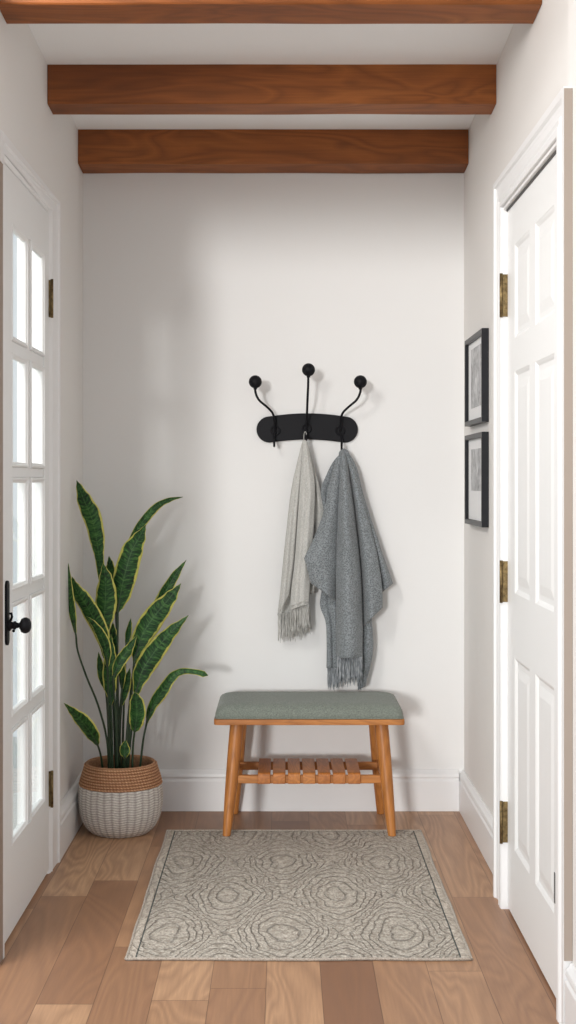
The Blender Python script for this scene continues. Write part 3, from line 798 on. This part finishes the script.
# shelf: two rails and seven curved slats
def legx(sx, z, front):
    if front: t = (0.3774 - z) / 0.370; return BX + sx * (0.243 + 0.0335 * t), -(0.335 + 0.033 * t)
    t = (0.3774 - z) / 0.377; return BX + sx * (0.236 + 0.026 * t), -(0.105 - 0.053 * t)
SR = -0.140
for fr_ in (True, False):
    z = 0.190
    a = legx(-1, z, fr_); b_ = legx(1, z, fr_)
    yy_ = a[1] if fr_ else SR
    q = MB().box(a[0], b_[0], yy_ - 0.009, yy_ + 0.009, z - 0.013, z + 0.0145)
    q.build('shelf_rail', M['oak_x'], bn, bevel=0.003)
for sx in (-1, 1):
    a = legx(sx, 0.192, True); b_ = legx(sx, 0.192, False)
    q = MB().add([(a[0] - 0.008, a[1] + 0.01, 0.178), (a[0] + 0.008, a[1] + 0.01, 0.178), (a[0] + 0.008, a[1] + 0.01, 0.204), (a[0] - 0.008, a[1] + 0.01, 0.204),
                  (b_[0] - 0.008, b_[1] - 0.01, 0.178), (b_[0] + 0.008, b_[1] - 0.01, 0.178), (b_[0] + 0.008, b_[1] - 0.01, 0.204), (b_[0] - 0.008, b_[1] - 0.01, 0.204)],
                 [(0, 1, 2, 3), (4, 7, 6, 5), (0, 4, 5, 1), (1, 5, 6, 2), (2, 6, 7, 3), (3, 7, 4, 0)])
    q.build('side_rail', M['oak_y'], bn, bevel=0.003)
ff, fb = legx(1, 0.190, True)[1], SR
for k in range(7):
    xc_ = BX + (k - 3) * 0.0504
    hw2 = 0.0213
    # slat wraps over the front rail: profile in (y, z)
    prof = [(fb + 0.014, 0.2050), (fb + 0.014, 0.2140), (ff - 0.006, 0.2140), (ff - 0.012, 0.2110), (ff - 0.0155, 0.204), (ff - 0.0155, 0.177), (ff - 0.0092, 0.177), (ff - 0.0092, 0.2050)]
    MB().prism(prof, xc_ - hw2, xc_ + hw2, lambda a, b, t: (t, a, b)).build('slat', M['oak_y'], bn, bevel=0.0025)

# ------------------------------------------------------------------ rug
mb = MB(); rows = []
NX, NY = 70, 90
def rug_pt(u, v, top):
    x = RX0 + (RX1 - RX0) * u; d = RD0 + (RD1 - RD0) * v
    x += 0.004 * noise.noise(Vector((v * 5, 3.3, 0))) * (abs(u - 0.5) * 2) ** 3 * 1.5
    d += 0.006 * noise.noise(Vector((u * 5, 8.3, 0))) * v ** 6
    e = min(u * (RX1 - RX0), (1 - u) * (RX1 - RX0), v * (RD1 - RD0), (1 - v) * (RD1 - RD0))
    z = 0.0068 * min(1, (e / 0.006)) ** 0.5 if e < 0.006 else 0.0068
    if d > 0.55: z += max(0, 0.004 * noise.noise(Vector((x * 7, d * 5, 1.0)))) * min(1, (d - 0.55) * 4) * min(1, e / 0.004 + 0.3)
    return (x, -d, max(0.0035, z) if top else 0.0004)
for j in range(NY + 1):
    v = j / NY; rows.append([rug_pt(i / NX, v, True) for i in range(NX + 1)])
mb.grid(rows)
# skirt
per = [(i / NX, 0) for i in range(NX)] + [(1, j / NY) for j in range(NY)] + [(1 - i / NX, 1) for i in range(NX)] + [(0, 1 - j / NY) for j in range(NY)]
mb.grid([[rug_pt(u, v, True) for u, v in per], [rug_pt(u, v, False) for u, v in per]], closed=True)
rug = mb.build('rug', M['rug'], smooth=True); tag(rug, 'beige woven rug with medallion contour lines on the plank floor', 'rug')
mb = MB()
for a, b_ in (((0, 1), (1, 1)), ((0, 0), (1, 0)), ((0, 0), (0, 1)), ((1, 0), (1, 1))):
    pts = []
    for i in range(61):
        t = i / 60; q = rug_pt(a[0] + (b_[0] - a[0]) * t, a[1] + (b_[1] - a[1]) * t, True); pts.append((q[0], q[1], 0.0045 + max(0, q[2] - 0.0045)))
    mb.tube(pts, 0.0036, 8)
mb.build('binding', fabric('tan rug binding', (0.23, 0.19, 0.155), (0.48, 0.43, 0.37), 300, 0.5), rug, smooth=True)

# ------------------------------------------------------------------ basket with plant
PXc, PD = -0.553, 0.290
pot = thing('potted_plant', 'tall plant with yellow-edged sword-shaped leaves in a straw-and-white woven basket', 'potted plant', (PXc, -PD, 0))
def basket_r(z):
    prof = [(0.0, 0.092), (0.006, 0.102), (0.02, 0.116), (0.04, 0.1275), (0.07, 0.1375), (0.105, 0.1415), (0.14, 0.1405), (0.17, 0.137), (0.20, 0.1285), (0.22, 0.1215), (0.235, 0.1185)]
    for (a, ra), (b, rb) in zip(prof, prof[1:]):
        if a <= z <= b:
            t = (z - a) / (b - a); return ra + (rb - ra) * t
    return prof[-1][1] if z > 0.2 else prof[0][1]
def woven(name, mat, z0, z1, nrow, kind, parent):
    nz = nrow * 6; na = 480; mb = MB(); rows = []; cols_ = []
    for j in range(nz + 1):
        z = z0 + (z1 - z0) * j / nz; r0 = sum(basket_r(min(0.235, max(0, z + q))) for q in (-0.006, -0.003, 0, 0.003, 0.006)) / 5; r = []
        row = min(int(j / 6), nrow - 1); fr = (j / 6) % 1.0
        for i in range(na):
            a = 2 * PI * i / na
            if kind == 0:      # twisted coils
                s = abs(math.sin(PI * fr)); tw = 0.5 + 0.5 * math.sin(a * 80 + fr * 4 + row * 1.3)
                h = 0.0035 * s + 0.0014 * tw * s; cv = min(1, s * 1.15) * (0.45 + 0.55 * tw)
            else:              # over-under weave on upright stakes
                ns = 34
                lc = (a * ns / (2 * PI)) % 1.0; g = abs(math.sin(PI * lc)) ** 0.5
                s = abs(math.sin(PI * ((j / 6 + 0.45 * (lc - 0.5) * (1 if int(a * ns / (2 * PI)) % 2 else -1)) % 1.0))) ** 0.7
                h = 0.0030 * s * (0.3 + 0.7 * g)
                cv = min(1, s * 1.25) * (0.35 + 0.65 * g)
            rr = r0 + h; r.append((PXc + rr * math.cos(a), -PD + rr * math.sin(a), z)); cols_.append(cv)
        rows.append(r)
    mb.grid(rows, closed=True)
    if kind == 1: mb.f.append(tuple(range(na - 1, -1, -1)))
    ob = mb.build(name, mat, parent, smooth=True, recalc=False)
    ca = ob.data.color_attributes.new('weave', 'FLOAT_COLOR', 'POINT')
    for i, q in enumerate(cols_): ca.data[i].color = (q, q, q, 1)
    return ob
bk = woven('basket', M['white_weave'], 0.0005, 0.162, 19, 1, pot)
rim = woven('rim_band', M['straw'], 0.162, 0.234, 8, 0, bk)
# inside lining and rolled lip
mb = MB()
nn = 64
inn = []
for r_, z_ in [(0.1185, 0.234), (0.116, 0.2375), (0.112, 0.236), (0.1125, 0.225), (0.118, 0.20), (0.126, 0.17), (0.127, 0.15)]:
    inn.append([(PXc + r_ * math.cos(2 * PI * i / nn), -PD + r_ * math.sin(2 * PI * i / nn), z_) for i in range(nn)])
mb.grid(inn, closed=True)
ln_ = mb.build('basket_lining', M['straw'], bk, smooth=True, recalc=False)
ca = ln_.data.color_attributes.new('weave', 'FLOAT_COLOR', 'POINT')
for i in range(len(ln_.data.vertices)): ca.data[i].color = (0.55, 0.55, 0.55, 1)
mb = MB(); rows = []
for r_ in (0.004, 0.03, 0.06, 0.09, 0.124):
    rows.append([(PXc + r_ * math.cos(2 * PI * i / 40), -PD + r_ * math.sin(2 * PI * i / 40), 0.182 + 0.006 * noise.noise(Vector((r_ * 40 * math.cos(i), r_ * 40 * math.sin(i), 0)))) for i in range(40)])
mb.grid(rows, closed=True); mb.f.append(tuple(range(40)))
mb.build('soil', M['soil'], pot, smooth=True)

def leaf(stem_px, blade_px, width_px, d0, d1, d2, yaw=0.2, cup=0.12, wprof=None, stem_r=0.0034, wav=0.6, seed=0):
    """stem from the soil to the blade base, blade along blade_px (base -> tip)"""
    nb = 34; nw = 10
    wm = width_px * (D0 - d1) / F
    bp = [Vector((x, y, 0)) for x, y in blade_px]
    cs = catmull(bp, nb)
    pts = []
    for i, q in enumerate(cs):
        t = i / nb; pts.append(at(q.x, q.y, d1 + (d2 - d1) * t))
    rows = []; acc = 0; uvs = []
    wp = wprof or [(0, 0.10), (0.08, 0.42), (0.25, 0.86), (0.42, 1.0), (0.6, 0.92), (0.8, 0.58), (0.92, 0.24), (1, 0.015)]
    for i, p in enumerate(pts):
        t = i / nb
        if i: acc += (pts[i] - pts[i - 1]).length
        tan = (pts[min(i + 1, nb)] - pts[max(i - 1, 0)]).normalized()
        per = tan.cross(Vector((0, 1, 0))).normalized()
        side = (per * math.cos(yaw) + Vector((0, 1, 0)) * math.sin(yaw)).normalized()
        nrm = side.cross(tan).normalized()
        for (a, wa), (b, wb) in zip(wp, wp[1:]):
            if a <= t <= b: s = (t - a) / (b - a); s = s * s * (3 - 2 * s); w = wa + (wb - wa) * s; break
        w *= wm / max(0.35, math.cos(yaw)); r = []
        for k in range(nw + 1):
            u = k / nw; e = (u - 0.5) * 2
            off = side * (e * w / 2) + nrm * (cup * w * (e * e) + wav * 0.0035 * abs(e) ** 2 * math.sin(t * 13 + seed + (1.5 if e > 0 else 0)) * min(1, w / 0.04))
            q = p + off
            if q.x < XL + 0.006: q.x = XL + 0.006
            if q.y > -0.012: q.y = -0.012
            r.append(q); uvs.append((u, acc))
        rows.append(r)
    mb = MB(); mb.grid(rows)
    ob = mb.build('leaf', M['leaf'], pot, smooth=True, solid=0.0016, recalc=False)
    uvl = ob.data.uv_layers.new(name='UVMap')
    for lp_ in ob.data.loops: uvl.data[lp_.index].uv = uvs[lp_.vertex_index]
    if stem_px:
        sp = [at(x, y, d0 + (d1 - d0) * (i / len(stem_px))) for i, (x, y) in enumerate(stem_px)]
        sp[0].z = min(sp[0].z, 0.184)
        sp += [pts[0], pts[3], pts[9]]
        sm = catmull(sp, 28); n_ = len(sm)
        rad = [stem_r * (1.15 - 0.3 * i / n_) * (1 if i < n_ * 0.75 else max(0.15, 1 - (i / n_ - 0.75) * 3.6)) for i in range(n_)]
        MB().tube(sm, rad, 8).build('leaf_stem', M['stem'], ob, smooth=True)
    return ob

dc = 0.29
# far leaves first
leaf([(118, 765), (118, 700)], [(117, 640), (118, 575), (133, 538), (143, 521), (157, 506), (170, 499.5), (183, 497)], 9, dc, 0.20, 0.12, 0.3, 0.2, seed=1)                        # top right, thin
leaf([(112, 765), (110, 690), (107, 620)], [(106.5, 600), (107, 583), (110, 568), (109, 556)], 12, 0.24, 0.20, 0.2, 0.2, seed=2)
leaf([(124, 765), (128, 720)], [(134, 665), (146, 632), (158, 608), (172, 580), (186.3, 560)], 15, dc, 0.22, 0.14, 0.3, seed=3)        # L9
leaf([(109, 768), (107, 740), (98, 705), (87, 678), (78, 652)], [(76, 636), (71.5, 610), (69, 588), (68.5, 563)], 8.5, 0.30, 0.36, 0.38, 0.3, seed=4)   # far left narrow
leaf([(111, 766), (108, 700)], [(106, 662), (101, 634), (88, 608), (76, 590), (72, 576.5)], 18, 0.28, 0.31, 0.34, 0.2, seed=5)       # L6
leaf([(113, 766), (110, 700)], [(107, 655), (103, 600), (99, 556), (93, 522), (84, 500), (76.6, 480.3)], 19, 0.27, 0.25, 0.22, 0.15, wprof=[(0, .05), (.2, .12), (.36, .45), (.52, .88), (.66, 1), (.8, .82), (.92, .42), (1, .015)], seed=6)   # L1
leaf([(116, 766), (117, 690)], [(118, 612), (120, 598), (124, 578), (131, 553), (139, 538), (145.7, 525)], 24, 0.29, 0.29, 0.30, 0.1, seed=7)          # L3
leaf([(113, 767), (110, 700)], [(107, 632), (104.5, 618), (105.5, 598), (105.5, 580), (103, 563)], 22, 0.30, 0.31, 0.31, 0.05, 0.18, seed=8)            # L4
leaf([(111, 768), (109, 720)], [(107.5, 668), (106.5, 652), (102, 638), (95, 626), (86.5, 616)], 11, 0.31, 0.32, 0.33, 0.3, seed=9)                   # L7
leaf([(122, 766), (124, 700)], [(126, 648), (128.5, 632), (131, 618)], 6.5, 0.26, 0.25, 0.24, 0.4, seed=10)                                            # L17
leaf([(110, 767), (108, 720)], [(106, 692), (101, 672), (98.5, 652)], 9, 0.25, 0.25, 0.25, 0.3, seed=11)                                               # L16
leaf([(113, 768), (112, 735)], [(111, 706), (109.5, 680), (110, 658), (111, 634)], 15, 0.31, 0.32, 0.32, 0.1, seed=12)                                # L15
leaf([(118, 768), (116, 720)], [(113, 680), (119, 663), (128, 650), (137, 635)], 12, 0.31, 0.33, 0.32, 0.2, seed=13)                                    # L18
leaf([(120, 768), (120, 730)], [(121.5, 706), (126, 685), (130, 668)], 9, 0.27, 0.27, 0.27, 0.3, seed=14)                                               # L20
leaf([(126, 767), (130, 720)], [(134, 662), (141, 638), (153, 618), (168, 600), (181, 583.5)], 23, 0.30, 0.30, 0.26, 0.15, seed=15)                    # L10
leaf([(127, 768), (131, 735)], [(135.5, 697), (141, 674), (153, 654), (169, 634), (188.5, 615.3)], 21, 0.31, 0.33, 0.30, 0.15, seed=16)               # L11
leaf([(132, 769), (133, 748)], [(134.5, 732), (136, 722), (137, 710), (135, 692)], 17, 0.33, 0.35, 0.36, 0.1, 0.15,
     wprof=[(0, .15), (.1, .55), (.3, .85), (.6, 1), (.82, .85), (.94, .45), (1, .03)], seed=17)                                                       # L14
leaf([(139, 764), (143, 742)], [(146.5, 724), (152, 706), (163, 690), (172, 677), (182, 671.3), (196, 672), (208, 675.5)], 12, 0.30, 0.30, 0.28, 0.35,
     wprof=[(0, .15), (.12, .7), (.3, 1), (.5, .8), (.62, .55), (.8, .42), (.94, .5), (1, .03)], seed=18)                                               # L12
leaf([(104, 769), (101, 757)], [(98, 746), (91, 733), (79, 718), (64, 703)], 16, 0.33, 0.42, 0.51, 0.25, seed=19)                                       # L13
leaf([(124, 770), (124, 764)], [(125, 758), (124.5, 750), (125.5, 740)], 11, 0.33, 0.34, 0.34, 0.2, seed=20)                                            # L22
leaf([(115, 768), (119, 720)], [(122, 690), (121.5, 670), (122, 652)], 8, 0.28, 0.28, 0.28, 0.5, seed=21)
leaf([(116, 768), (113, 700)], [(110, 668), (112, 645), (113, 622)], 13, 0.27, 0.26, 0.26, 0.3, seed=22)
# ------------------------------------------------------------------ light
world = bpy.data.worlds.new('hall daylight'); scn.world = world; world.use_nodes = True
bg = world.node_tree.nodes['Background']; bg.inputs[0].default_value = (0.89, 0.95, 1.0, 1); bg.inputs[1].default_value = 1.0

def add_sun(name, direction, strength, angle, color):
    ld = bpy.data.lights.new(name, 'SUN'); ld.energy = strength; ld.angle = math.radians(angle); ld.color = color
    ob = bpy.data.objects.new(name, ld); COL.objects.link(ob)
    ob.rotation_euler = Vector(direction).to_track_quat('-Z', 'Y').to_euler(); ob.location = (-2, -5, 3)
    return ob
el = math.radians(6)
add_sun('low_sun', (0.27, 1.0, -0.085), 1.2, 6, (1.0, 0.985, 0.965))

ld = bpy.data.lights.new('near_floor_fill', 'AREA'); ld.energy = 42; ld.shape = 'DISK'; ld.size = 0.9; ld.color = (1.0, 0.96, 0.91)  # added fill light without a fitting, brightens the near floor
lo = bpy.data.objects.new('near_floor_fill', ld); COL.objects.link(lo); lo.location = (-1.15, -2.35, 2.45)
lo.rotation_euler = Vector((0.5, 0.55, -1.0)).to_track_quat('-Z', 'Y').to_euler()

# ------------------------------------------------------------------ camera
cd = bpy.data.cameras.new('camera'); cam = bpy.data.objects.new('camera', cd); COL.objects.link(cam)
cam.location = (0, -D0, HZ); cam.rotation_euler = (PI / 2, 0, 0)
cd.sensor_fit = 'VERTICAL'; cd.sensor_height = 24; cd.lens = 24 * F / 1024
cd.shift_x = (288 - PX0) / 1024; cd.shift_y = (PY0 - 512) / 1024
cd.clip_start = 0.05
scn.camera = cam
scn.view_settings.view_transform = 'Standard'; scn.view_settings.look = 'None'
scn.view_settings.gamma = 1; scn.view_settings.use_curve_mapping = False
scn.view_settings.exposure = 0.07
scn.cycles.max_bounces = 12; scn.cycles.diffuse_bounces = 8; scn.cycles.transparent_max_bounces = 16
scn.cycles.use_denoising = True
for o in list(bpy.data.objects):
    if '_abs' in o: del o['_abs']
